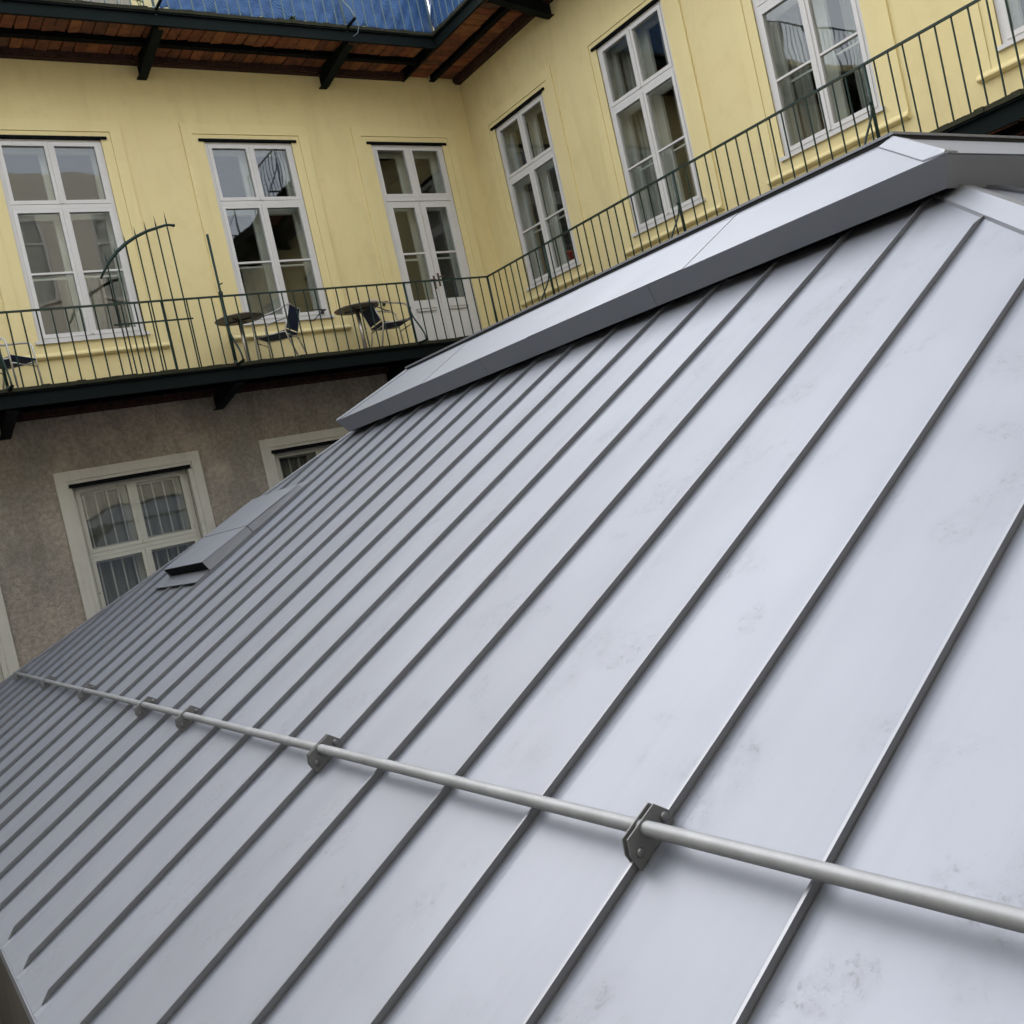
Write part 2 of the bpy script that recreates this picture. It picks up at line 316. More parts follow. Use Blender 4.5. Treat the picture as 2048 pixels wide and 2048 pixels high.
def fr(mb, u0, u1, z0, z1, wd, v0, v1):                    # rectangular frame, wd wide, between depths v0..v1
    o = lambda v: [(u0, v, z0), (u1, v, z0), (u1, v, z1), (u0, v, z1)]
    i = lambda v: [(u0+wd, v, z0+wd), (u1-wd, v, z0+wd), (u1-wd, v, z1-wd), (u0+wd, v, z1-wd)]
    return mb.ring(o(v1), o(v0), i(v1), i(v0))
def curtain(u0, u1, z0, z1, v, amp=.025, waves=7, n=40):
    mb = MB(); prev = None
    for k in range(n+1):
        u = u0+(u1-u0)*k/n; d = amp*math.sin(k/n*waves*2*math.pi+.6*math.sin(k*.7))
        col = [(u, v+d, z0), (u, v+d, z1)]
        if prev: mb.quad(prev[0], col[0], col[1], prev[1])
        prev = col
    return mb
def window(c, fn, kind='upper', dz=0.0, style=0):
    low = kind == 'low'
    hw = LHW if low else HW
    z0, z1 = (LZ0, LZ1) if low else (WZ0+dz, WZ1+dz)
    fm = M_cream if low else M_white
    u0, u1 = c-hw, c+hw
    fv = -.10 if low else -.015                                   # outer frame face
    zt = (z0+z1-.9+.5) if False else (.305 if low else 4.893+dz)
    mb = fr(MB(), u0, u1, z0, z1, .055, fv-.09, fv)
    mb.box((u0+.055, fv-.07, zt-.028), (u1-.055, fv+.006, zt+.028)).box((c-.02, fv-.07, z0+.055), (c+.02, fv-.004, zt-.028)).box((c-.02, fv-.07, zt+.028), (c+.02, fv-.004, z1-.055))
    win = part('window', mb.map(fn), fm, bld)
    # casements with their panes
    for s in (-1, 1):
        a, b_ = (u0+.052, c-.012) if s < 0 else (c+.012, u1-.052)
        for k, (za, zb) in enumerate(((z0+.05, zt-.032), (zt+.032, z1-.05))):
            cs = fr(MB(), a, b_, za, zb, .05, fv-.05, fv+.012)
            if k == 0 and not low:
                zz = za+(zb-za)*.48+.03; cs.box((a+.05, fv-.04, zz-.013), (b_-.05, fv+.008, zz+.013))
            part('casement', cs.map(fn), fm, win)
            part('pane', MB().box((a+.045, fv-.026, za+.045), (b_-.045, fv-.022, zb-.045)).map(fn), M_glass, win)
    # meeting cover strip
    part('cover_strip', MB().box((c-.018, fv+.012, z0+.06), (c+.018, fv+.026, zt-.035)).box((c-.018, fv+.012, zt+.035), (c+.018, fv+.026, z1-.06)).map(fn), fm, win)
    # inner window layer
    iv = fv-.22
    il = fr(MB(), u0-.02, u1+.02, z0-.02, z1+.02, .095, iv-.06, iv)
    il.box((u0+.055, iv-.05, zt-.05), (u1-.055, iv+.004, zt+.05)).box((c-.045, iv-.05, z0+.055), (c+.045, iv-.002, zt-.05)).box((c-.045, iv-.05, zt+.05), (c+.045, iv-.002, z1-.055))
    for s in (-1, 1):
        a, b_ = (u0+.055, c-.045) if s < 0 else (c+.045, u1-.055)
        for k, (za, zb) in enumerate(((z0+.055, zt-.05), (zt+.05, z1-.055))):
            fr(il, a, b_, za, zb, .058, iv-.045, iv+.008)
            if k == 0 and not low: zz = za+(zb-za)*.48+.03; il.box((a+.045, iv-.035, zz-.012), (b_-.045, iv-.012, zz+.012))
    part('inner_frame', il.map(fn), M_inner, win)
    # lining between the two layers, then the room
    part('lining', MB().ring([(u0-.001, fv-.09, z0-.001), (u1+.001, fv-.09, z0-.001), (u1+.001, fv-.09, z1+.001), (u0-.001, fv-.09, z1+.001)],
        [(u0-.001, iv, z0-.001), (u1+.001, iv, z0-.001), (u1+.001, iv, z1+.001), (u0-.001, iv, z1+.001)],
        [(u0+.012, fv-.09, z0+.012), (u1-.012, fv-.09, z0+.012), (u1-.012, fv-.09, z1-.012), (u0+.012, fv-.09, z1-.012)],
        [(u0+.012, iv, z0+.012), (u1-.012, iv, z0+.012), (u1-.012, iv, z1-.012), (u0+.012, iv, z1-.012)]).map(fn), M_inner, win)
    rm = MB(); x0, x1, y0, y1, a, b_ = u0-.5, u1+.5, -.43, -3.0, z0-.75, z1+.25
    rm.quad((x0, y1, a), (x1, y1, a), (x1, y1, b_), (x0, y1, b_)).quad((x0, y0, a), (x0, y1, a), (x0, y1, b_), (x0, y0, b_)).quad((x1, y0, a), (x1, y1, a), (x1, y1, b_), (x1, y0, b_))
    rm.quad((x0, y0, a), (x1, y0, a), (x1, y1, a), (x0, y1, a)).quad((x0, y0, b_), (x1, y0, b_), (x1, y1, b_), (x0, y1, b_))
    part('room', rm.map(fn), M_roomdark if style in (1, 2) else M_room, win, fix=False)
    if low:
        part('curtain', curtain(u0+.08, u1-.08, z0, z1-.12, iv-.16, .022, 11, 66).map(fn), M_lace, win, True, fix=False)
        for k in range(9):
            uu = u0+.16+k*(2*hw-.32)/8
            part('grille_bar', MB().tube([(uu, fv-.13, z0+.02), (uu, fv-.13, z1-.02)], .010, 6).map(fn), M_white, win)
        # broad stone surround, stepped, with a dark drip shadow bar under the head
        S = fr(MB(), u0-.185, u1+.185, z0-.185, z1+.185, .125, -.01, .045)
        fr(S, u0-.06, u1+.06, z0-.06, z1+.06, .062, -.06, .028)
        part('surround', S.map(fn), M_stone, win)
        part('head_gap_bar', MB().box((u0-.03, -.035, z1-.035), (u1+.03, .055, z1+.012)).map(fn), M_beam_gap, win)  # near-black bar as the shadow line under the head
        return win
    if style == 3:
        part('curtain', curtain(u0+.02, c-.18, z0, z1-.05, iv-.18, .03, 5).map(fn), M_curtain, win, True, fix=False)
        part('curtain', curtain(c+.38, u1+.1, z0, z1-.05, iv-.18, .03, 4).map(fn), M_curtain, win, True, fix=False)
    elif style == 4:
        part('curtain', curtain(c+.03, u1-.02, z0-.3, z0+1.25, iv-1.2, .02, 2).map(fn), M_sheet, win, True, fix=False)
    elif style == 5:
        part('curtain', curtain(u0-.1, u0+.42, z0, z1-.05, iv-.16, .03, 5).map(fn), M_curtain, win, True, fix=False)
    elif style == 1:
        part('curtain', curtain(u0, u1, z1-.35, z1, iv-.2, .02, 6).map(fn), M_lace, win, True, fix=False)
    # plaster surround: raised outer band with a second fillet, apron with a moulded bottom edge
    S = MB(); o0, o1, zb, zp = u0-.302, u1+.270 if False else u1+.285, 2.89+dz, z1+.245
    for (a, b_, wd, v) in ((o0, o1, .15, .026),):
        S.box((a, -.01, zb+.08), (a+wd, v, zp)).box((b_-wd, -.01, zb+.08), (b_, v, zp)).box((a+wd, -.01, zp-wd), (b_-wd, v, zp))
    S.box((o0+.152, -.01, z0-.03), (u0+.0, .012, zp-.152)).box((u1-.0, -.01, z0-.03), (o1-.152, .012, zp-.152)).box((u0, -.01, z1), (u1, .012, zp-.152))
    S.box((o0+.152, -.01, zb+.08), (o1-.152, .020, z0-.032))
    prof = [(-.01, zb), (.03, zb), (.062, zb+.022), (.062, zb+.04), (.045, zb+.055), (.03, zb+.079), (-.01, zb+.079)]
    S.loft([(o0+.002, v, z) for v, z in prof], [(o1-.002, v, z) for v, z in prof])
    part('surround', S.map(fn), M_trim, win)
    part('sill', MB().box((u0-.045, -.03, z0-.03), (u1+.045, .055, z0+.012)).map(fn), fm, win)
    part('head_gap_bar', MB().box((u0-.075, -.02, z1-.012), (u1+.075, .040, z1+.022)).map(fn), M_beam_gap, win)  # near-black bar stands in for the dark gap below the lintel
    return win
for c, st in zip(winA, (0, 4, 4)): window(c, WA, style=st if c > -8 else 2)
for c, st in zip(winB, (5, 3, 3, 5, 0)): window(c, WB, style=st)
for c in lowA: window(c, WA, 'low')

def door(u0, u1, z0, z1, dz):
    fn = WA; c = (u0+u1)/2; zt = 4.905+dz; fv = -.015
    mb = MB().box((u0, fv-.10, z0), (u0+.06, fv, z1)).box((u1-.06, fv-.10, z0), (u1, fv, z1)).box((u0+.06, fv-.10, z1-.055), (u1-.06, fv, z1)).box((u0+.06, fv-.08, zt-.035), (u1-.06, fv+.012, zt+.035)).box((c-.03, fv-.08, zt+.035), (c+.03, fv+.004, z1-.055))
    dr = part('door', mb.map(fn), M_white, bld, label='tall white balcony double door with glazed leaves')
    for s in (-1, 1):
        a, b_ = (u0+.062, c-.004) if s < 0 else (c+.004, u1-.062)
        a2, b2 = (u0+.055, c-.032) if s < 0 else (c+.032, u1-.055)
        part('fanlight', fr(MB(), a2, b2, zt+.04, z1-.05, .045, fv-.05, fv+.008).map(fn), M_white, dr)
        part('pane', MB().box((a2+.04, fv-.026, zt+.08), (b2-.04, fv-.022, z1-.09)).map(fn), M_glass, dr)
        # leaf: stiles, rails, glazing bar, lower panel with mouldings
        lf = MB(); st = .10; zg = 3.245+dz
        lf.box((a, fv-.05, z0+.03), (a+st, fv, zt-.04)).box((b_-st, fv-.05, z0+.03), (b_, fv, zt-.04)).box((a+st, fv-.05, zt-.14), (b_-st, fv, zt-.04))
        lf.box((a+st, fv-.05, zg-.13), (b_-st, fv, zg)).box((a+st, fv-.05, z0+.03), (b_-st, fv, z0+.16)).box((a+st, fv-.04, 4.0+dz), (b_-st, fv-.004, 4.028+dz))
        leaf = part('leaf', lf.map(fn), M_white, dr)
        p2 = MB().box((a+st, fv-.04, z0+.16), (b_-st, fv-.022, zg-.13)).box((a+st+.06, fv-.022, z0+.23), (b_-st-.06, fv-.008, zg-.22)).box((a+st+.03, fv-.022, zg-.175), (b_-st-.03, fv+.012, zg-.15))
        part('panel', p2.map(fn), M_white, dr)
        part('pane', MB().box((a+st-.01, fv-.028, zg-.01), (b_-st+.01, fv-.024, zt-.13)).map(fn), M_glass, dr)
    for uu, z in ((c-.045, 3.52+dz), (c+.045, 3.56+dz)):
        part('handle', MB().box((uu-.018, fv, z-.11), (uu+.018, fv+.008, z+.11)).box((uu-.008, fv+.008, z+.03), (uu+.008, fv+.05, z+.045)).box((min(uu, uu+math.copysign(.10, uu-c)), fv+.04, z+.028), (max(uu, uu+math.copysign(.10, uu-c)), fv+.055, z+.047)).map(fn), M_handle, dr, bevel=.003)
    iv = fv-.24
    il = MB().box((u0-.02, iv-.06, z0), (u0+.07, iv, z1)).box((u1-.07, iv-.06, z0), (u1+.02, iv, z1)).box((u0+.07, iv-.06, z1-.07), (u1-.07, iv, z1)).box((u0+.07, iv-.05, zt-.06), (u1-.07, iv, zt+.06)).box((c-.05, iv-.05, z0), (c+.05, iv, zt-.06)).box((c-.05, iv-.05, zt+.06), (c+.05, iv, z1-.07))
    il.box((u0+.07, iv-.05, z0), (c-.05, iv-.01, z0+.9)).box((c+.05, iv-.05, z0), (u1-.07, iv-.01, z0+.9))
    for a, b_ in ((u0+.07, c-.05), (c+.05, u1-.07)):
        fr(il, a, b_, z0+.9, zt-.06, .05, iv-.045, iv-.008); fr(il, a, b_, zt+.06, z1-.07, .05, iv-.045, iv-.008); il.box((a+.05, iv-.035, 3.97+dz), (b_-.05, iv-.012, 4.0+dz))
    part('inner_frame', il.map(fn), M_inner, dr)
    part('lining', MB().box((u0-.001, iv, z0), (u0+.012, fv-.10, z1)).box((u1-.012, iv, z0), (u1+.001, fv-.10, z1)).box((u0+.012, iv, z1-.012), (u1-.012, fv-.10, z1)).map(fn), M_inner, dr)
    rm = MB(); x0, x1, y0, y1, a, b_ = u0-.5, u1+.35, -.43, -3.0, z0, z1+.25
    rm.quad((x0, y1, a), (x1, y1, a), (x1, y1, b_), (x0, y1, b_)).quad((x0, y0, a), (x0, y1, a), (x0, y1, b_), (x0, y0, b_)).quad((x1, y0, a), (x1, y1, a), (x1, y1, b_), (x1, y0, b_))
    rm.quad((x0, y0, a), (x1, y0, a), (x1, y1, a), (x0, y1, a)).quad((x0, y0, b_), (x1, y0, b_), (x1, y1, b_), (x0, y1, b_))
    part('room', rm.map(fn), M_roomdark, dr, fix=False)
    S = MB(); o0, o1, zp = u0-.302, u1+.27, z1+.265; wd = .15
    S.box((o0, -.01, z0), (o0+wd, .026, zp)).box((o1-wd, -.01, z0), (o1, .026, zp)).box((o0+wd, -.01, zp-wd), (o1-wd, .026, zp))
    S.box((o0+.152, -.01, z0), (u0, .012, zp-.152)).box((u1, -.01, z0), (o1-.152, .012, zp-.152)).box((u0, -.01, z1), (u1, .012, zp-.152))
    part('surround', S.map(fn), M_trim, dr)
    part('head_gap_bar', MB().box((u0-.075, -.02, z1-.012), (u1+.075, .040, z1+.022)).map(fn), M_beam_gap, dr)  # near-black bar stands in for the dark gap above the door
door(*doorA, 0.0)

# ================================================================== balconies
DEP = 1.088
SP = .163
def balcony(zf, label, bars_light, rail_A, rail_B, brickA, brickB):
    bal = root('balcony', (0, 0, zf), label, 'balcony', 'iron balconies along the yellow walls')
    XA, YB = -16.0, -15.5
    # floor slab (L) with a dirty, mossy lip along its edge
    part('floor_slab', MB().box((XA, -DEP+.02, zf-.045), (-DEP+.02, -.001, zf)).box((-DEP+.021, YB, zf-.045), (-.001, -.001, zf)), M_floor, bal)
    lip = MB(); n = 150
    for k in range(n):
        a = XA+(-DEP-XA)*k/n; b_ = XA+(-DEP-XA)*(k+1)/n; r = random.uniform(-.006, .012)
        lip.box((a, -DEP-.055-abs(r), zf-.04), (b_, -DEP+.019, zf+.004+r*.7))
    n = 170
    for k in range(n):
        a = -DEP+(YB+DEP)*k/n; b_ = -DEP+(YB+DEP)*(k+1)/n; r = random.uniform(-.006, .012)
        lip.box((-DEP-.055-abs(r), b_, zf-.04), (-DEP+.019, a, zf+.004+r*.7))
    part('mossy_lip', lip, M_moss, bal)
    # edge channels: web with two flanges
    def chan(fn, a, b_):
        return MB().box((a, DEP-.005, zf-.21), (b_, DEP+.012, zf-.041)).box((a, DEP+.0, zf-.222), (b_, DEP+.045, zf-.21)).box((a, DEP+.012, zf-.06), (b_, DEP+.045, zf-.046)).map(fn)
    part('edge_beam', chan(WA, XA, -DEP), M_iron, bal)
    part('edge_beam', MB().box((-DEP-.012, YB, zf-.21), (-DEP+.005, -.001, zf-.041)).box((-DEP-.045, YB, zf-.222), (-DEP+.0, -.001, zf-.21)).box((-DEP-.045, YB, zf-.06), (-DEP-.012, -DEP-.06, zf-.046)), M_iron, bal)
    # middle joists and wall angles
    part('joist', MB().box((XA, -.60, zf-.195), (-DEP-.05, -.50, zf-.18)).box((XA, -.56, zf-.18), (-DEP-.05, -.54, zf-.05)), M_beam_gap, bal)
    part('joist', MB().box((-.60, YB, zf-.195), (-.50, -.001, zf-.18)).box((-.56, YB, zf-.18), (-.54, -.001, zf-.05)), M_beam_gap, bal)
    part('wall_angle', MB().box((XA, -.10, zf-.215), (-DEP-.05, -.001, zf-.198)).box((XA, -.125, zf-.198), (-DEP-.05, -.11, zf-.06)), M_rust, bal)
    part('wall_angle', MB().box((-.11, YB, zf-.225), (-.001, -.02, zf-.205)).box((-.135, YB, zf-.205), (-.115, -.02, zf-.06)), M_rust, bal)
    # brick infill of the underside: each brick a piece
    sof = part('soffit', MB().box((XA, -DEP+.02, zf-.06), (-DEP, -.13, zf-.0455)).box((-DEP+.025, YB, zf-.06), (-.14, -.02, zf-.0455)), M_moss, bal)
    variants = []
    for k in range(4):
        r = lambda: random.uniform(-.006, .006)
        mb = MB().hexa([(-.069+r(), -.5, -.045+r()), (.069+r(), -.5, -.045+r()), (.069+r(), .5, -.045+r()), (-.069+r(), .5, -.045+r()), (-.071, -.5, .03), (.071, -.5, .03), (.071, .5, .03), (-.071, .5, .03)])
        variants.append(mb.mesh('brick'));  variants[-1].materials.append(M_brick)
    for x0, x1 in brickA:
        x = x0
        while x < x1:
            for yc, ln in ((-.835, .44), (-.305, .35)):
                o = inst('brick', random.choice(variants), sof, (x+random.uniform(-.004, .004), yc, zf-.085+random.uniform(-.007, .007)), (random.uniform(-.02, .02), random.uniform(-.05, .05), random.uniform(-.03, .03))); o.scale = (1, ln, 1)
            x += .157
    for y0, y1 in brickB:
        y = y0
        while y > y1:
            for xc, ln in ((-.835, .43), (-.315, .34)):
                o = inst('brick', random.choice(variants), sof, (xc, y+random.uniform(-.004, .004), zf-.085+random.uniform(-.007, .007)), (random.uniform(-.02, .02), random.uniform(-.05, .05), math.pi/2+random.uniform(-.03, .03))); o.scale = (1, ln, 1)
            y -= .157
    # cantilever brackets under the posts, with outriggers for the braces
    def bracket(fn, u):
        P = [(0, zf-.05), (0, zf-.40), (.10, zf-.40), (DEP-.06, zf-.235), (DEP-.06, zf-.05)]
        mb = MB().loft([(u-.02, v, z) for v, z in P], [(u+.02, v, z) for v, z in P])
        Q = [(.0, zf-.40), (.10, zf-.40), (DEP-.02, zf-.245), (DEP-.02, zf-.228), (.10, zf-.385), (0, zf-.385)]
        Q = [(v, z-.012) for v, z in Q]
        mb.loft([(u-.065, v, z) for v, z in Q], [(u+.065, v, z) for v, z in Q])
        mb.box((u-.018, DEP+.046, zf-.03), (u+.018, DEP+.31, zf-.008))
        part('bracket', mb.map(fn), M_iron, bal)
    uA, uB = [-2.59, -5.36, -8.10, -10.85], [-2.60, -5.28, -7.99, -10.7]
    for u in uA: bracket(WA, u)
    for u in uB: bracket(WB, u)
    # railing
    H = .905; bm_ = M_lbar if bars_light else M_rail
    def rails(fn, a, b_): return MB().box((a, DEP-.018, zf+H-.012), (b_, DEP+.018, zf+H+.008)).map(fn)
    rl = part('railing', MB().box((rail_A[0], -DEP-.018, zf+H-.012), (-DEP+.018, -DEP+.018, zf+H+.008)).box((-DEP-.018, rail_B[0], zf+H-.012), (-DEP+.018, -DEP-.0185, zf+H+.008)), bm_, bal)
    b1 = MB().tube([(0, 0, -.06), (0, 0, H-.013)], .0095, 6).mesh('baluster'); b1.materials.append(bm_)
    x = -DEP-SP
    while x > rail_A[0]+.02:
        if min(abs(x-u) for u in uA) > .05: inst('baluster', b1, rl, (x+random.uniform(-.003, .003), -DEP, zf), (random.uniform(-.006, .006), random.uniform(-.006, .006), 0))
        x -= SP
    y = -DEP-SP
    while y > rail_B[0]+.02:
        if min(abs(y-u) for u in uB) > .05: inst('baluster', b1, rl, (-DEP, y+random.uniform(-.003, .003), zf), (random.uniform(-.006, .006), random.uniform(-.006, .006), 0))
        y -= SP
    def post(fn, u, brace=True):
        mb = MB().tube([(u, DEP, zf-.07), (u, DEP, zf+H-.013)], .018, 8)
        mb.lathe([(.03, 0), (.03, .012), (.022, .03), (.018, .05)], (u, DEP, zf-.005), 8)
        part('post', mb.map(fn), bm_, rl, True)
        if brace:
            pts = []
            for k in range(13):
                q = k/12; z = zf+.52*(1-q)-.012; o = .018+.27*(q**2*(3-2*q))
                pts.append((u, DEP+o, z))
            part('brace', MB().tube(pts, .012, 6).tube([(u, DEP+.0, zf+.50), (u, DEP+.03, zf+.535)], .016, 6).map(fn), bm_, rl, True)
    for u in uA: post(WA, u)
    for u in uB: post(WB, u)
    post(WA, -DEP, False)
    return bal
balcony(FZ, 'lower iron balcony with dark green bar railing, bistro furniture standing on it', False, (-13.0, 0), (-12.5, 0), [(-9.3, -1.18)], [(-.05, -3.0), (-6.5, -12.0)])
balcony(UZ, 'upper iron balcony with exposed brick underside and blue tarpaulin on its railing', True, (-10.0, 0), (-7.0, 0), [(-9.3, -1.18)], [(-.05, -7.0)])

# ---- spiked anti-climb fan standing inside the lower railing
fan = root('spiked_fan_grille', (-6.2, -DEP+.035, FZ), 'dark green spiked fan grille with curved top bar rising above the lower balcony railing', 'grille')
yf = -DEP+.04
tops = [(-6.674, 3.905), (-6.547, 4.006), (-6.397, 4.138), (-6.252, 4.237), (-6.11, 4.302), (-5.971, 4.364), (-5.831, 4.412)]
for x, z in tops:
    part('spike_bar', MB().tube([(x, yf, FZ+.005), (x, yf, z-.12), (x, yf, z)], [.0095, .0095, .001], 6), M_rail, fan)
arc = [(-6.79, 3.60), (-6.66, 3.79), (-6.524, 3.925), (-6.40, 4.02), (-6.261, 4.10), (-6.10, 4.17), (-5.94, 4.215), (-5.83, 4.243), (-5.76, 4.233)]
part('curved_bar', MB().tube([(x, yf-.012, z) for x, z in arc], [.012, .02, .022, .022, .020, .019, .018, .016, .018], 8), M_rail, fan, True)
part('cross_bar', MB().box((-6.76, yf-.014, 3.005), (-5.77, yf+.002, 3.025)), M_rail, fan)
part('end_knob', MB().lathe([(.001, -.022), (.018, -.014), (.022, 0), (.018, .014), (.001, .022)], (-5.75, yf-.012, 4.232), 10), M_rail, fan, True)
# ---- tall pole clamped to the railing post
pole = root('railing_pole', (-5.333, -DEP+.03, FZ), 'tall thin dark green pole standing up from the lower balcony railing beside a table', 'pole')
part('shaft', MB().tube([(-5.333, -DEP+.037, FZ+.002), (-5.333, -DEP+.037, 4.10)], .0175, 8), M_rail, pole, True)
part('collar', MB().lathe([(.024, -.03), (.03, -.02), (.03, .02), (.024, .03)], (-5.333, -DEP+.037, FZ+.95), 10).tube([(-5.333, -DEP+.037, 3.42), (-5.29, -DEP+.0, 3.44)], .008, 6), M_rail, pole)

# ---- tables and chairs
def table(x, y, label, grp):
    r = root('bistro_table', (x, y, FZ), label, 'table', grp)
    part('tabletop', MB().lathe([(.31, 0), (.33, .006), (.335, .018), (.325, .024)], (x, y, FZ+.685), 36), M_ttop, r, False)
    part('column', MB().tube([(x, y, FZ+.02), (x, y, FZ+.68)], .03, 12), M_tsteel, r, True)
    cr = MB()
    for k in range(4):
        a = math.pi/4+k*math.pi/2; cr.tube([(x, y, FZ+.676), (x+.2*math.cos(a), y+.2*math.sin(a), FZ+.678)], .012, 6)
    part('cross_support', cr, M_wire, r)
    part('base', MB().lathe([(.20, .001), (.20, .012), (.05, .03), (.035, .06)], (x, y, FZ), 28), M_tsteel, r, True)
table(-4.985, -.60, 'round bistro table beside the tall green pole on lower balcony', 'bistro tables')
table(-3.18, -.60, 'round bistro table between two blue chairs, by the balcony door', 'bistro tables')
def chair(x, y, rz, label):
    """built facing +x about the origin, then turned"""
    r = root('armchair', (x, y, FZ), label, 'chair', 'blue bistro chairs', rz)
    ORG[r.name] = Vector((0, 0, 0))
    def P(name, mb, m_, sm=True): return part(name, mb, m_, r, sm)
    sd_ = .25
    seat = MB(); nx = 8
    for k in range(nx):
        a, b_ = -.22+.46*k/nx, -.22+.46*(k+1)/nx; za = lambda q: .43-.018*math.sin(math.pi*(q+.22)/.46)
        seat.hexa([(a, -.23, za(a)-.015), (b_, -.23, za(b_)-.015), (b_, .23, za(b_)-.015), (a, .23, za(a)-.015), (a, -.23, za(a)), (b_, -.23, za(b_)), (b_, .23, za(b_)), (a, .23, za(a))])
    P('seat', seat.tube([(.245, -.23, .425), (.245, .23, .425)], .016, 8), M_blue, False)
    back = MB(); nz = 8
    for k in range(nz):
        q0, q1 = k/nz, (k+1)/nz; f = lambda q: (-.215-.10*q, .45+.30*q)
        (xa, za_), (xb, zb_) = f(q0), f(q1)
        back.hexa([(xa-.012, -.23, za_), (xa, -.23, za_), (xa, .23, za_), (xa-.012, .23, za_), (xb-.012, -.23, zb_), (xb, -.23, zb_), (xb, .23, zb_), (xb-.012, .23, zb_)])
    P('backrest', back, M_blue, False)
    for s in (-1, 1):
        yy = s*sd_
        P('arm_frame', MB().tube([(.26, yy, .008), (.245, yy, .40), (.235, yy, .60), (.20, yy, .645), (.10, yy, .665), (-.16, yy, .70), (-.27, yy*.97, .745), (-.325, yy*.93, .755)], .0125, 8), M_alu)
        P('leg', MB().tube([(-.325, yy*.93, .75), (-.215, yy*.96, .44), (-.20, yy*.96, .40), (-.31, yy, .008)], .0125, 8), M_alu)
        P('seat_rail', MB().tube([(.245, yy, .40), (-.20, yy*.96, .40)], .010, 8), M_alu)
    P('stretcher', MB().tube([(.252, -sd_, .34), (.252, sd_, .34)], .009, 8).tube([(-.22, -sd_, .36), (-.22, sd_, .36)], .009, 8).tube([(-.325, -.235, .755), (-.325, .235, .755)], .0125, 8), M_alu)
chair(-4.50, -.62, math.pi-.72, 'blue woven armchair beside the pole table, its back towards the other table')
chair(-2.70, -.62, -.12, 'blue woven armchair facing the tall white balcony door')
chair(-7.99, -.60, -.75, 'blue woven armchair at the railing brace far from both tables')
# ---- bent wire brackets on the wall
def wire(pts, label):
    r = root('wire_bracket', (pts[0][0][0], -.05, pts[0][0][2]), label, 'bracket', 'black wire brackets on the yellow wall')
    for q in pts: part('rod', MB().tube(q, .008, 6), M_wire, r, True)
    part('mount', MB().box((pts[0][-1][0]-.02, -.03, pts[0][-1][2]-.03), (pts[0][-1][0]+.02, .0, pts[0][-1][2]+.03)).tube([(pts[0][-1][0], -.02, pts[0][-1][2]), tuple(pts[0][-1])], .008, 6), M_wire, r)
wire([[(-3.741, -.16, 3.19), (-3.60, -.16, 3.205), (-3.45, -.15, 3.194)], [(-3.45, -.15, 3.19), (-3.533, -.15, 3.165), (-3.69, -.16, 3.04), (-3.745, -.16, 3.043)]], 'small bent black wire bracket under the corner of a window sill')
wire([[(-2.727, -.16, 3.227), (-2.55, -.16, 3.235), (-2.383, -.15, 3.237)], [(-2.727, -.16, 3.222), (-2.581, -.16, 3.161), (-2.447, -.16, 3.094), (-2.384, -.15, 3.097)]], 'small bent black wire bracket between a window and the balcony door')
# ---- red pot between the window layers
rp = root('plant_pot', (.10, -1.74, WZ0), 'small red pot standing on the sill inside a window', 'pot')
part('body', MB().lathe([(.045, 0), (.06, .13), (.066, .13), (.066, .155), (.055, .155)], (.115, -1.74, 3.245), 16), M_red, rp, True)
part('saucer', MB().lathe([(.06, .05), (.07, .07), (.07, .075)], (.115, -1.74, 3.17), 16).box((.03, -1.9, WZ0+.013), (.20, -1.55, WZ0+.10)), M_inner, rp)

# ---- things on the upper railing
tp = root('blue_tarpaulin', (-3.2, -DEP+.05, UZ), 'creased blue tarpaulin tied behind the upper balcony railing', 'tarpaulin')
def tarp_sheet(fn, a, b_, n):
    mb = MB(); nz = 10; g = []
    for i in range(n+1):
        row = []
        for j in range(nz+1):
            q = i/n; z = UZ+.035+.9*j/nz+.018*math.sin(i*1.3)*(j == 0)+(.05*max(0, math.sin(i*.9)) if j == 0 else 0)
            d = DEP-.085+.016*math.sin(i*.31+j*.7)+.012*math.sin(i*1.13-j*1.4)+random.uniform(-.011, .011)
            row.append((a+(b_-a)*q, d, z))
        g.append(row)
    vs_ = [p for r in g for p in r]; w_ = nz+1
    return mb.add(vs_, [(i*w_+j, (i+1)*w_+j, (i+1)*w_+j+1, i*w_+j+1) for i in range(n) for j in range(nz)]).map(fn)
for fn, a, b_, n in ((WA, -5.25, -DEP+.06, 90), (WB, -DEP+.075, -2.05, 24)):
    o = part('sheet', tarp_sheet(fn, a, b_, n), M_tarp, tp, True, fix=False)
    s_ = o.modifiers.new('thick', 'SOLIDIFY'); s_.thickness = .003
part('tie_cord', MB().tube([(-2.62, -DEP-.03, UZ+.55), (-2.52, -DEP-.04, UZ+.36), (-2.44, -DEP-.05, UZ+.20), (-2.40, -DEP-.06, UZ+.02), (-2.45, -DEP-.062, UZ-.10), (-2.54, -DEP-.064, UZ-.16)], .006, 6), M_lbar, tp, True)
ws = root('screen_sheet', (-6.5, -DEP+.1, UZ), 'cream white screening sheet hung behind the upper balcony railing', 'sheet')
o = part('sheet', curtain(-7.45, -5.62, UZ+.02, UZ+.93, -(-DEP+.09), .012, 6, 48).map(WA), M_sheet, ws, True, fix=False)
s_ = o.modifiers.new('thick', 'SOLIDIFY'); s_.thickness = .003
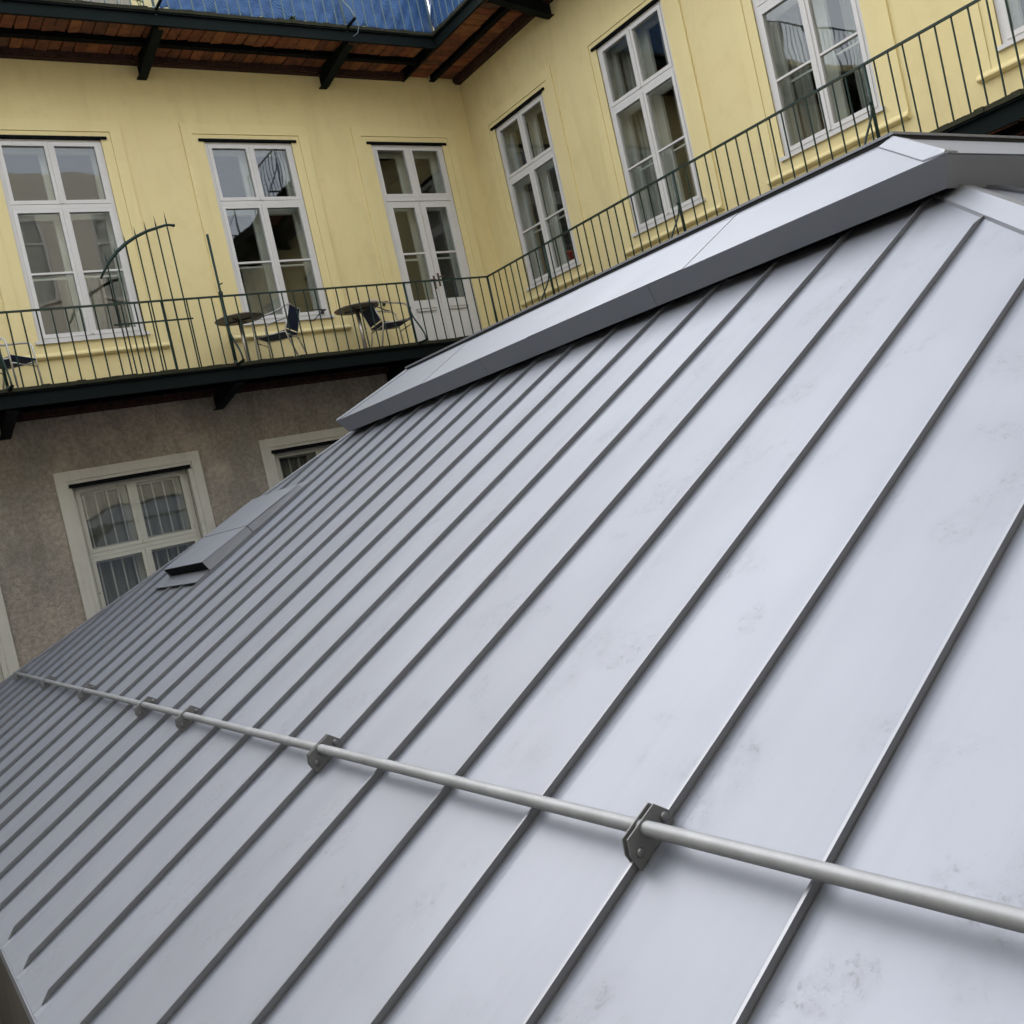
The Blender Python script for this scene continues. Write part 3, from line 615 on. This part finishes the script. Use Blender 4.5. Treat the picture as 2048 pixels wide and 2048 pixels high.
def weed(x, y, z, n, h_, label):
    r = root('weed', (x, y, z), label, 'weed', 'weeds on the balcony edges')
    st = MB(); lv = MB()
    for k in range(n):
        a = random.uniform(0, 6.28); l = random.uniform(.5, 1)*h_; tx, ty = x+.35*l*math.cos(a), y+.35*l*math.sin(a)
        st.tube([(x, y, z-.02), ((x+tx)/2, (y+ty)/2, z+.6*l), (tx, ty, z+l)], .003, 4)
        for q in (.4, .6, .8, 1):
            px, py, pz = x+(tx-x)*q, y+(ty-y)*q, z+l*q; b_ = random.uniform(0, 6.28); c_, s__ = math.cos(b_)*.03, math.sin(b_)*.03
            lv.add([(px, py, pz), (px+c_-s__*.4, py+s__+c_*.4, pz+.012), (px+2*c_, py+2*s__, pz-.005), (px+c_+s__*.4, py+s__-c_*.4, pz+.008)], [(0, 1, 2, 3)])
    part('stem', st, M_leaf, r); part('leaves', lv, M_leaf, r, fix=False)
weed(-5.55, -DEP-.02, UZ+.01, 7, .28, 'tuft of green weed on the upper balcony edge beside the tarpaulin')
weed(-3.42, -DEP-.03, UZ+.01, 6, .07, 'tiny pale green weed below the blue tarpaulin')

# ================================================================== the annex with its standing seam roof
PIT = RAD(28.725); CP, SPN = math.cos(PIT), math.sin(PIT); HR = 1.29
def RW(s, y, e=0.0): return (CX+s*CP+(HR-e)*SPN, CY+y, s*SPN-(HR-e)*CP)     # main slope: up-slope s, along y, height e off the sheet
S_EAVE, S_TOP = -.445, 4.25
HN = lambda s: 1.906+.877*(s-3.625)        # near hip: y at s
HF = lambda s: 12.12-.877*s                # far hip
X_L = RW(S_EAVE, 0)[0]; XC = -4.40; X_R = 2*XC-X_L; X_W = -.45; Z_E = RW(S_EAVE, 0)[2]     # the slope towards the yellow wall is cut short at X_W
Y_N = CY+HN(S_EAVE); Y_F = CY+HF(S_EAVE)
ann = root('courtyard_annex', (-5.1, (Y_N+Y_F)/2, -G), 'courtyard annex with a grey standing seam metal hip roof', 'building')
part('wall', MB().box((X_L+.22, Y_N+.35, -G), (X_W-.1, Y_F-.35, Z_E-.12)), M_annexwall, ann)
def clip(poly, f):                         # keep f(p) >= 0
    o = []
    for i in range(len(poly)):
        p, q = poly[i], poly[(i+1) % len(poly)]; a, b_ = f(p), f(q)
        if a >= 0: o.append(p)
        if (a >= 0) != (b_ >= 0): k = a/(a-b_); o.append(tuple(p[i_]+(q[i_]-p[i_])*k for i_ in range(2)))
    return o
SEAM0, SEAMD = 1.168, .4205
def sheet(mb, s0, s1, y0, y1, e0, e1, bounds, fn):
    poly = [(s0, y0), (s1, y0), (s1, y1), (s0, y1)]
    for b_ in bounds:
        poly = clip(poly, b_)
        if len(poly) < 3: return
    e = lambda y: e0+(e1-e0)*(y-y0)/(y1-y0)
    T = [fn(s, y, e(y)) for s, y in poly]; B = [fn(s, y, e(y)-.004) for s, y in poly]
    mb.loft(B, T)
def face(name, fn, s_lo, s_hi, bounds, seam_ys, y_lo, y_hi, deck, seam_rng, tooth):
    """a roof slope: deck board below, single trays between the seams, seams on top"""
    sl = part(name, deck, M_black, ann)
    ys = [y_lo]+seam_ys+[y_hi]
    for a, b_ in zip(ys[:-1], ys[1:]):
        mb = MB()
        if b_-a < .1: continue
        for y0, y1, e0, e1 in ((a+.001, a+.030, .004, 0), (a+.030, b_-.030, 0, 0), (b_-.030, b_-.001, 0, .004)):
            sheet(mb, s_lo, s_hi, y0, y1, e0, e1, bounds, fn)
        if mb.v: part('panel', mb, M_roof, sl)
    for y in seam_ys:
        a, b_ = seam_rng(y)
        if b_-a < .15: continue
        d = -tooth
        prof = [(-.0012, -.002), (.0025, -.002), (.0025, .027), (-.0045, .027), (-.0045, .0125), (-.0012, .0115)]
        mb = MB(); st = [(a, .25), (a+.045, 1.0)]
        k = a+.045
        while k < b_-.5: k += .45; st.append((k, 1.0))
        st += [(b_-.10, 1.0), (b_, .35)]
        loops = []
        for s, hgt in st:
            wob = .0012*math.sin(s*2.1+y*5)
            loops.append([fn(s, y+q*d*-1+wob, e*hgt) for q, e in prof])
        for A, B in zip(loops[:-1], loops[1:]):
            n = len(A); mb.add(list(A)+list(B), [(i, (i+1) % n, n+(i+1) % n, n+i) for i in range(n)])
        n = len(prof); mb.add(loops[0], [tuple(range(n))]); mb.add(loops[-1], [tuple(range(n))])
        me = mb
        part('seam', me, M_seam, sl)
    return sl
ys = [SEAM0+SEAMD*i for i in range(-6, 28)]
ys = [y for y in ys if HN(S_EAVE)+.08 < y < HF(S_EAVE)-.08]
deck = MB()
P4 = [(S_EAVE+.03, HN(S_EAVE)), (S_TOP, HN(S_TOP)), (S_TOP, HF(S_TOP)), (S_EAVE+.03, HF(S_EAVE))]
deck.loft([RW(s, y, -.05) for s, y in P4], [RW(s, y, -.0055) for s, y in P4])
def rng_main(y):
    return S_EAVE+.035, min(4.10, 3.625+(y-1.906)/.877-.115, (12.12-y)/.877-.06)
face('roof_slope', RW, S_EAVE, S_TOP, [lambda p: p[1]-HN(p[0]), lambda p: HF(p[0])-p[1]], ys, HN(S_EAVE), HF(S_EAVE), deck, rng_main, 1)
# near end slope, falling towards -y (same pitch): local a along x, b up the slope
def RN(b_, a, e=0.0): return (a, Y_N+b_*CP-e*SPN, Z_E+b_*SPN+e*CP)
B_TOP = S_TOP-S_EAVE
hl = lambda b_: X_L+b_*CP; hr = lambda b_: min(X_R-b_*CP, X_W); B_W = (X_R-X_W)/CP
deck = MB(); P4 = [(.03, hl(.03)), (B_TOP, hl(B_TOP)), (B_TOP, hr(B_TOP)), (B_W, X_W), (.03, X_W)]
deck.loft([RN(b_, a, -.05) for b_, a in P4], [RN(b_, a, -.0055) for b_, a in P4])
xs = []; x = X_L+.37
while x < X_W-.1: xs.append(x); x += SEAMD
face('roof_slope', RN, 0, B_TOP, [lambda p: p[1]-hl(p[0]), lambda p: X_R-p[0]*CP-p[1]], xs, X_L, X_W, deck,
     lambda a: (.035, min(B_TOP-.15, (a-X_L)/CP-.115, (X_R-a)/CP-.115)), 1)
# the two slopes that face away
def RF(b_, a, e=0.0): return (a, Y_F-b_*CP+e*SPN, Z_E+b_*SPN+e*CP)
def RR(s, y, e=0.0): q = RW(s, y, e); return (2*XC-q[0], q[1], q[2])
mb = MB().loft([RF(b_, a, -.05) for b_, a in P4], [RF(b_, a, 0) for b_, a in P4]); part('roof_slope', mb, M_roof, ann)
S_W = S_EAVE+B_W; P4b = [(S_W, HN(S_W)), (S_TOP, HN(S_TOP)), (S_TOP, HF(S_TOP)), (S_W, HF(S_W))]
part('roof_slope', MB().loft([RR(s, y, -.05) for s, y in P4b], [RR(s, y, 0) for s, y in P4b]), M_roof, ann)
# eave drip edges
part('drip_edge', MB().box((X_L-.006, Y_N, Z_E-.07), (X_L+.012, Y_F, Z_E-.006)), M_cap, ann)
part('drip_edge', MB().box((X_L+.013, Y_N-.006, Z_E-.07), (X_W, Y_N+.012, Z_E-.006)), M_cap, ann)
# hip caps: a folded strip over each hip, in lengths
def hipcap(P0, P1, nA, nB, wA, wB, n=4):
    """P0 low, P1 high on the hip; nA/nB unit vectors into each slope (in-plane, perpendicular to the hip)"""
    P0, P1, nA, nB = map(Vector, (P0, P1, nA, nB)); up = Vector((0, 0, 1))
    cap = part('hip_cap', MB().loft([tuple(P0+up*.004), tuple(P0+nA*.02+up*.003), tuple(P0+nB*.02+up*.003)], [tuple(P1+up*.004), tuple(P1+nA*.02+up*.003), tuple(P1+nB*.02+up*.003)]), M_black, ann)
    for k in range(n):
        a, b_ = P0.lerp(P1, k/n+.0006), P0.lerp(P1, (k+1)/n-.0006); lift = .004*(k % 2)
        h_ = up*(.020+lift); l_ = up*(.014+lift)
        loop = lambda p: [p+nA*wA, p+nA*wA+l_, p+h_, p+nB*wB+l_, p+nB*wB, p]
        part('cap_length', MB().loft([tuple(v) for v in loop(a)], [tuple(v) for v in loop(b_)]), M_cap, cap)
def inplane(hipdir, normal, toward):
    v = Vector(hipdir).cross(Vector(normal)).normalized()
    return v if v.dot(Vector(toward)) > 0 else -v
nM = Vector((-SPN, 0, CP)); nN = Vector((0, -SPN, CP)); nF = Vector((0, SPN, CP)); nR = Vector((SPN, 0, CP))
a, b_ = Vector(RW(S_EAVE, HN(S_EAVE))), Vector(RW(S_TOP-.1, HN(S_TOP-.1))); hd = (b_-a).normalized()
hipcap(a, b_, inplane(hd, nM, (-1, 1, 0)), inplane(hd, nN, (1, -1, 0)), .085, .085)
a, b_ = Vector(RW(S_EAVE, HF(S_EAVE))), Vector(RW(S_TOP-.1, HF(S_TOP-.1))); hd = (b_-a).normalized()
hipcap(a, b_, inplane(hd, nM, (-1, -1, 0)), inplane(hd, nF, (1, 1, 0)), .045, .085)

# ---- raised ventilation hood that runs round the roof top
E_T, E_B, S_O, S_I = .20, .06, 3.96, 4.58
def lev(s, e, yn, yf):                     # rectangle (plan) at a level of the main slope profile
    x, _, z = RW(s, 0, e); return [(x, CY+yn, z), (x, CY+yf, z), (2*XC-x, CY+yf, z), (2*XC-x, CY+yn, z)]
ins = (S_I-S_O)*CP; fi = (E_T-E_B)*SPN
YN0, YF0 = 2.215, 8.40
Ro = lev(S_O, E_T, YN0, YF0); Ri = lev(S_I, E_T, YN0+ins, YF0-ins)
Rb = lev(S_O, E_B, YN0+fi, YF0-fi)
hood = part('ridge_hood', MB().loft([(Rb[0][0]+.10, Rb[0][1]+.10, Rb[0][2]-.05), (Rb[1][0]+.10, Rb[1][1]-.10, Rb[1][2]-.05), (Rb[2][0]-.10, Rb[2][1]-.10, Rb[2][2]-.05), (Rb[3][0]-.10, Rb[3][1]+.10, Rb[3][2]-.05)],
     [(Ri[0][0]+.01, Ri[0][1]+.01, Ri[0][2]-.012), (Ri[1][0]+.01, Ri[1][1]-.01, Ri[1][2]-.012), (Ri[2][0]-.01, Ri[2][1]-.01, Ri[2][2]-.012), (Ri[3][0]-.01, Ri[3][1]+.01, Ri[3][2]-.012)]), M_black, ann)  # black core puts the shadow gap under the hood into its colour
V = Vector
def slab(q, nrm, th, name, par, m_=M_cap):  # quad -> thin plate (thickness inwards)
    q = [V(p) for p in q]; nrm = V(nrm).normalized()
    return part(name, MB().loft([tuple(p-nrm*th) for p in q], [tuple(p) for p in q]), m_, par)
def run(o0, o1, i0, i1, cuts, cuts_f, b0, b1, nrm, nf):
    o0, o1, i0, i1, b0, b1 = map(V, (o0, o1, i0, i1, b0, b1)); Ln = (o1-o0).length
    ts = [0]+[c/Ln for c in cuts]+[1]; g = .003/Ln
    ax = (o1-o0).normalized()
    def at_in(t):                          # inner point straight up-slope of the outer point, limited to the mitre
        d = t*Ln; li = (i1-i0).length; off = (Ln-li)/2; k = min(max((d-off)/li, 0), 1); return i0.lerp(i1, k)
    for k, (a_, b_) in enumerate(zip(ts[:-1], ts[1:])):
        lo, hi = a_+(g if a_ > 0 else 0), b_-(g if b_ < 1 else 0)
        up_ = V((0, 0, .002*(k % 2)))
        slab([o0.lerp(o1, lo)+up_, o0.lerp(o1, hi)+up_, at_in(hi)+up_, at_in(lo)+up_], nrm, .004, 'hood_panel', hood)
    ts = [0]+[c/Ln for c in cuts_f]+[1]; g = .0015/Ln
    for k, (a_, b_) in enumerate(zip(ts[:-1], ts[1:])):
        lo, hi = a_+(g if a_ > 0 else 0), b_-(g if b_ < 1 else 0)
        dn = V((0, 0, -.005))
        slab([o0.lerp(o1, lo)+dn, o0.lerp(o1, hi)+dn, b0.lerp(b1, hi), b0.lerp(b1, lo)], nf, .004, 'fascia_panel', hood)
run(Ro[0], Ro[1], Ri[0], Ri[1], [3.77-YN0, 5.27-YN0, 6.75-YN0], [4.06-YN0, 5.89-YN0, 7.51-YN0], Rb[0], Rb[1], nM, (-CP, 0, -SPN))
run(Ro[3], Ro[0], Ri[3], Ri[0], [1.1], [.9], Rb[3], Rb[0], nN, (0, -CP, -SPN))
run(Ro[1], Ro[2], Ri[1], Ri[2], [1.1], [.9], Rb[1], Rb[2], nF, (0, CP, -SPN))
run(Ro[2], Ro[3], Ri[2], Ri[3], [1.5, 3.0, 4.5], [1.2, 3.2], Rb[2], Rb[3], nR, (CP, 0, -SPN))
# mitre cover strips on the hood hips
for o_, i_, nA, nB, ta, tb in ((Ro[0], Ri[0], nM, nN, (-1, 1, 0), (1, -1, 0)), (Ro[1], Ri[1], nM, nF, (-1, -1, 0), (1, 1, 0))):
    o_, i_ = V(o_), V(i_); hd = (i_-o_).normalized(); u_ = V((0, 0, 1)); wa, wb = inplane(hd, nA, ta)*.075, inplane(hd, nB, tb)*.075
    o2 = o_+hd*.085; LP = lambda p, f=1.0: [tuple(v) for v in (p+wa*f+u_*.002, p+wa*f+u_*.009, p+u_*.016, p+wb*f+u_*.009, p+wb*f+u_*.002)]
    part('mitre_strip', MB().loft(LP(o_, .12), LP(o2)), M_cap, hood); part('mitre_strip', MB().loft(LP(o2+hd*.0005), LP(i_)), M_cap, hood)
# thin upstand trim above the inner edge, with a black strip below it for the gap's shade
for p, q, nn in ((Ri[0], Ri[1], (-1, 0)), (Ri[3], Ri[0], (0, -1)), (Ri[1], Ri[2], (0, 1)), (Ri[2], Ri[3], (1, 0))):
    lo = [min(p[i], q[i]) for i in range(2)]; hi = [max(p[i], q[i]) for i in range(2)]
    ex = .012
    if nn[0]: lo[0] -= ex; hi[0] += ex; lo[1] += ex*1.01; hi[1] -= ex*1.01
    else: lo[1] -= ex; hi[1] += ex; lo[0] -= ex; hi[0] += ex
    part('upstand_trim', MB().box((lo[0], lo[1], Ri[0][2]+.020), (hi[0], hi[1], Ri[0][2]+.033)), M_cap, hood)
    part('gap_shade_strip', MB().box((lo[0]+.006, lo[1]+.006, Ri[0][2]-.01), (hi[0]-.006, hi[1]-.006, Ri[0][2]+.0195)), M_black, hood)
part('top_deck', MB().box((Ri[0][0]+.02, Ri[0][1]+.02, Ri[0][2]-.011), (Ri[2][0]-.02, Ri[1][1]-.02, Ri[0][2]+.004)), M_roof, hood)

# ================================================================== snow guard pipe
sg = root('snow_guard', RW(.715, 5.0, 0), 'grey snow guard pipe clamped across the roof seams', 'snow guard')
PE = .055
sags = []
k = -.45
while k <= 11.05: sags.append(RW(.715+.0015*math.sin(k*1.3), k, PE-.002*abs(math.sin(k*.93)))); k += .25
part('pipe', MB().tube(sags, .0165, 20), M_pipe, sg, True)
part('pipe_cap', MB().tube([RW(.715, 11.05, PE), RW(.715, 11.075, PE)], .019, 16), M_pipe, sg)
prof = [(.648, .004), (.778, .004), (.784, .030), (.764, .073), (.668, .075), (.650, .046)]
for i in (-3, 1, 5, 9, 11, 15, 19, 23):
    y = SEAM0+SEAMD*i
    cl = None
    for d0, d1 in ((-.0075, -.0115), (.0045, .0085)):
        mbp = MB().loft([RW(s, y+d0, e) for s, e in prof], [RW(s, y+d1, e) for s, e in prof])
        if cl is None: cl = part('clamp', mbp, M_clamp, sg, bevel=.0015)
        else: part('clamp_plate', mbp, M_clamp, cl, bevel=.0015)
    part('clamp_web', MB().loft([RW(s, y-.0074, e) for s, e in ((.67, .030), (.76, .030), (.75, .045), (.68, .045))], [RW(s, y+.0044, e) for s, e in ((.67, .030), (.76, .030), (.75, .045), (.68, .045))]), M_clamp, cl)
    for s, e in ((.672, .032), (.763, .034)):
        mbb = MB(); n = 12; loops = []
        for rr, dd in ((.0105, -.0115), (.0105, -.014), (.0085, -.0175), (.004, -.019)):
            loops.append([RW(s+rr*math.cos(2*math.pi*k/n), y+dd, e+rr*math.sin(2*math.pi*k/n)) for k in range(n)])
        for A, B in zip(loops[:-1], loops[1:]): mbb.add(A+B, [(k, (k+1) % n, n+(k+1) % n, n+k) for k in range(n)])
        mbb.add(loops[-1], [tuple(range(n))])
        part('bolt', mbb, M_bolt, cl, True)

# ================================================================== small vent hood low on the roof, near the far hip
vh = root('vent_hood', RW(2.5, 8.3, 0), 'low grey metal vent hood on the roof slope near its far hip', 'vent')
y0, y1 = 7.90, 9.08
fl = [(1.89, 7.915), (3.20, 7.915), (3.20, 9.25), (1.89, 9.25)]
part('flashing', MB().loft([RW(s, y, .0265) for s, y in fl], [RW(s, y, .031) for s, y in fl]), M_cap, vh)
part('core', MB().loft([RW(s, y, .0315) for s, y in ((2.12, y0+.09), (2.98, y0+.09), (2.98, y1-.09), (2.12, y1-.09))], [RW(s, y, e) for s, y, e in ((2.12, y0+.09, .095), (2.98, y0+.09, .055), (2.98, y1-.09, .055), (2.12, y1-.09, .095))]), M_black, vh)
T = lambda s: .122-.047*(s-2.03)/1.05
for sa, sb, lift in ((2.03, 2.497, .0), (2.503, 3.08, .002)):
    part('hood_panel', MB().loft([RW(s, y, T(s)-.004+lift) for s, y in ((sa, y0), (sb, y0), (sb, y1), (sa, y1))], [RW(s, y, T(s)+lift) for s, y in ((sa, y0), (sb, y0), (sb, y1), (sa, y1))]), M_cap, vh)
    for yy, d in ((y0, .004), (y1, -.004)):
        part('side_panel', MB().loft([RW(sa, yy, T(sa)-.006), RW(sb, yy, T(sb)-.006), RW(sb, yy-d*3, .030), RW(sa, yy-d*3, .030)], [RW(sa, yy+d, T(sa)-.006), RW(sb, yy+d, T(sb)-.006), RW(sb, yy-d*2, .030), RW(sa, yy-d*2, .030)]), M_cap, vh)
part('shaded_front_panel', MB().loft([RW(2.03, y0+.002, T(2.03)-.006), RW(2.03, y1-.002, T(2.03)-.006), RW(2.045, y1-.002, .036), RW(2.045, y0+.002, .036)], [RW(2.035, y0+.002, T(2.03)-.006), RW(2.035, y1-.002, T(2.03)-.006), RW(2.050, y1-.002, .036), RW(2.050, y0+.002, .036)]), M_beam_gap, vh)  # near-black colour stands in for the dark reflection and shade on the front


# ================================================================== the two facades that close the courtyard behind the camera
def opposite(fn, u0, u1, cs, label, top, zs_):
    b = root('opposite_building', fn((u0+u1)/2, 0, -G), label, 'building', 'facades closing the courtyard')
    op = [(c-.7, c+.7, z, z+2.6) for c in cs for z in zs_]
    us = sorted({u0, u1, *[o[0] for o in op], *[o[1] for o in op]}); zs = sorted({-G, top, *[o[2] for o in op], *[o[3] for o in op]})
    mb = MB()
    for i in range(len(us)-1):
        for j in range(len(zs)-1):
            uc, zc = (us[i]+us[i+1])/2, (zs[j]+zs[j+1])/2
            if any(o[0] < uc < o[1] and o[2] < zc < o[3] for o in op): continue
            mb.quad((us[i], 0, zs[j]), (us[i+1], 0, zs[j]), (us[i+1], 0, zs[j+1]), (us[i], 0, zs[j+1]))
    for a, b_, c, d in op:
        for p, q in (((a, c), (b_, c)), ((b_, c), (b_, d)), ((b_, d), (a, d)), ((a, d), (a, c))): mb.quad((p[0], 0, p[1]), (q[0], 0, q[1]), (q[0], -.3, q[1]), (p[0], -.3, p[1]))
    mb.box((u0, -.9, -G), (u1, -.6, top))
    part('wall', mb.map(fn), M_far, b, fix=False)
    for a, b_, c, d in op:
        f_ = fr(MB(), a, b_, c, d, .08, -.2, -.06); f_.box(((a+b_)/2-.05, -.19, c+.08), ((a+b_)/2+.05, -.065, d-.08)).box((a+.08, -.19, d-.95), ((a+b_)/2-.05, -.065, d-.86)).box(((a+b_)/2+.05, -.19, d-.95), (b_-.08, -.065, d-.86))
        wn = part('window', f_.map(fn), M_white, b)
        part('pane', MB().box((a+.05, -.15, c+.05), (b_-.05, -.145, d-.05)).map(fn), M_glass, wn)
        part('sill', MB().box((a-.06, -.05, c-.05), (b_+.06, .07, c+.0)).map(fn), M_far, wn)
opposite(lambda u, v, z: (-16.5+v, u, z), -15.6, -.0, [-2.6-2.7*k for k in range(5)], 'pale plastered facade with white windows, facing the yellow balcony wall across the roof', 7.6, (-1.2, 3.1))
opposite(lambda u, v, z: (u, -15.65+v, z), -16.48, -.005, [-1.6-2.7*k for k in range(6)], 'pale plastered facade with white windows, facing the balcony door across the courtyard', 11.5, (-1.2, 3.1, 7.8))
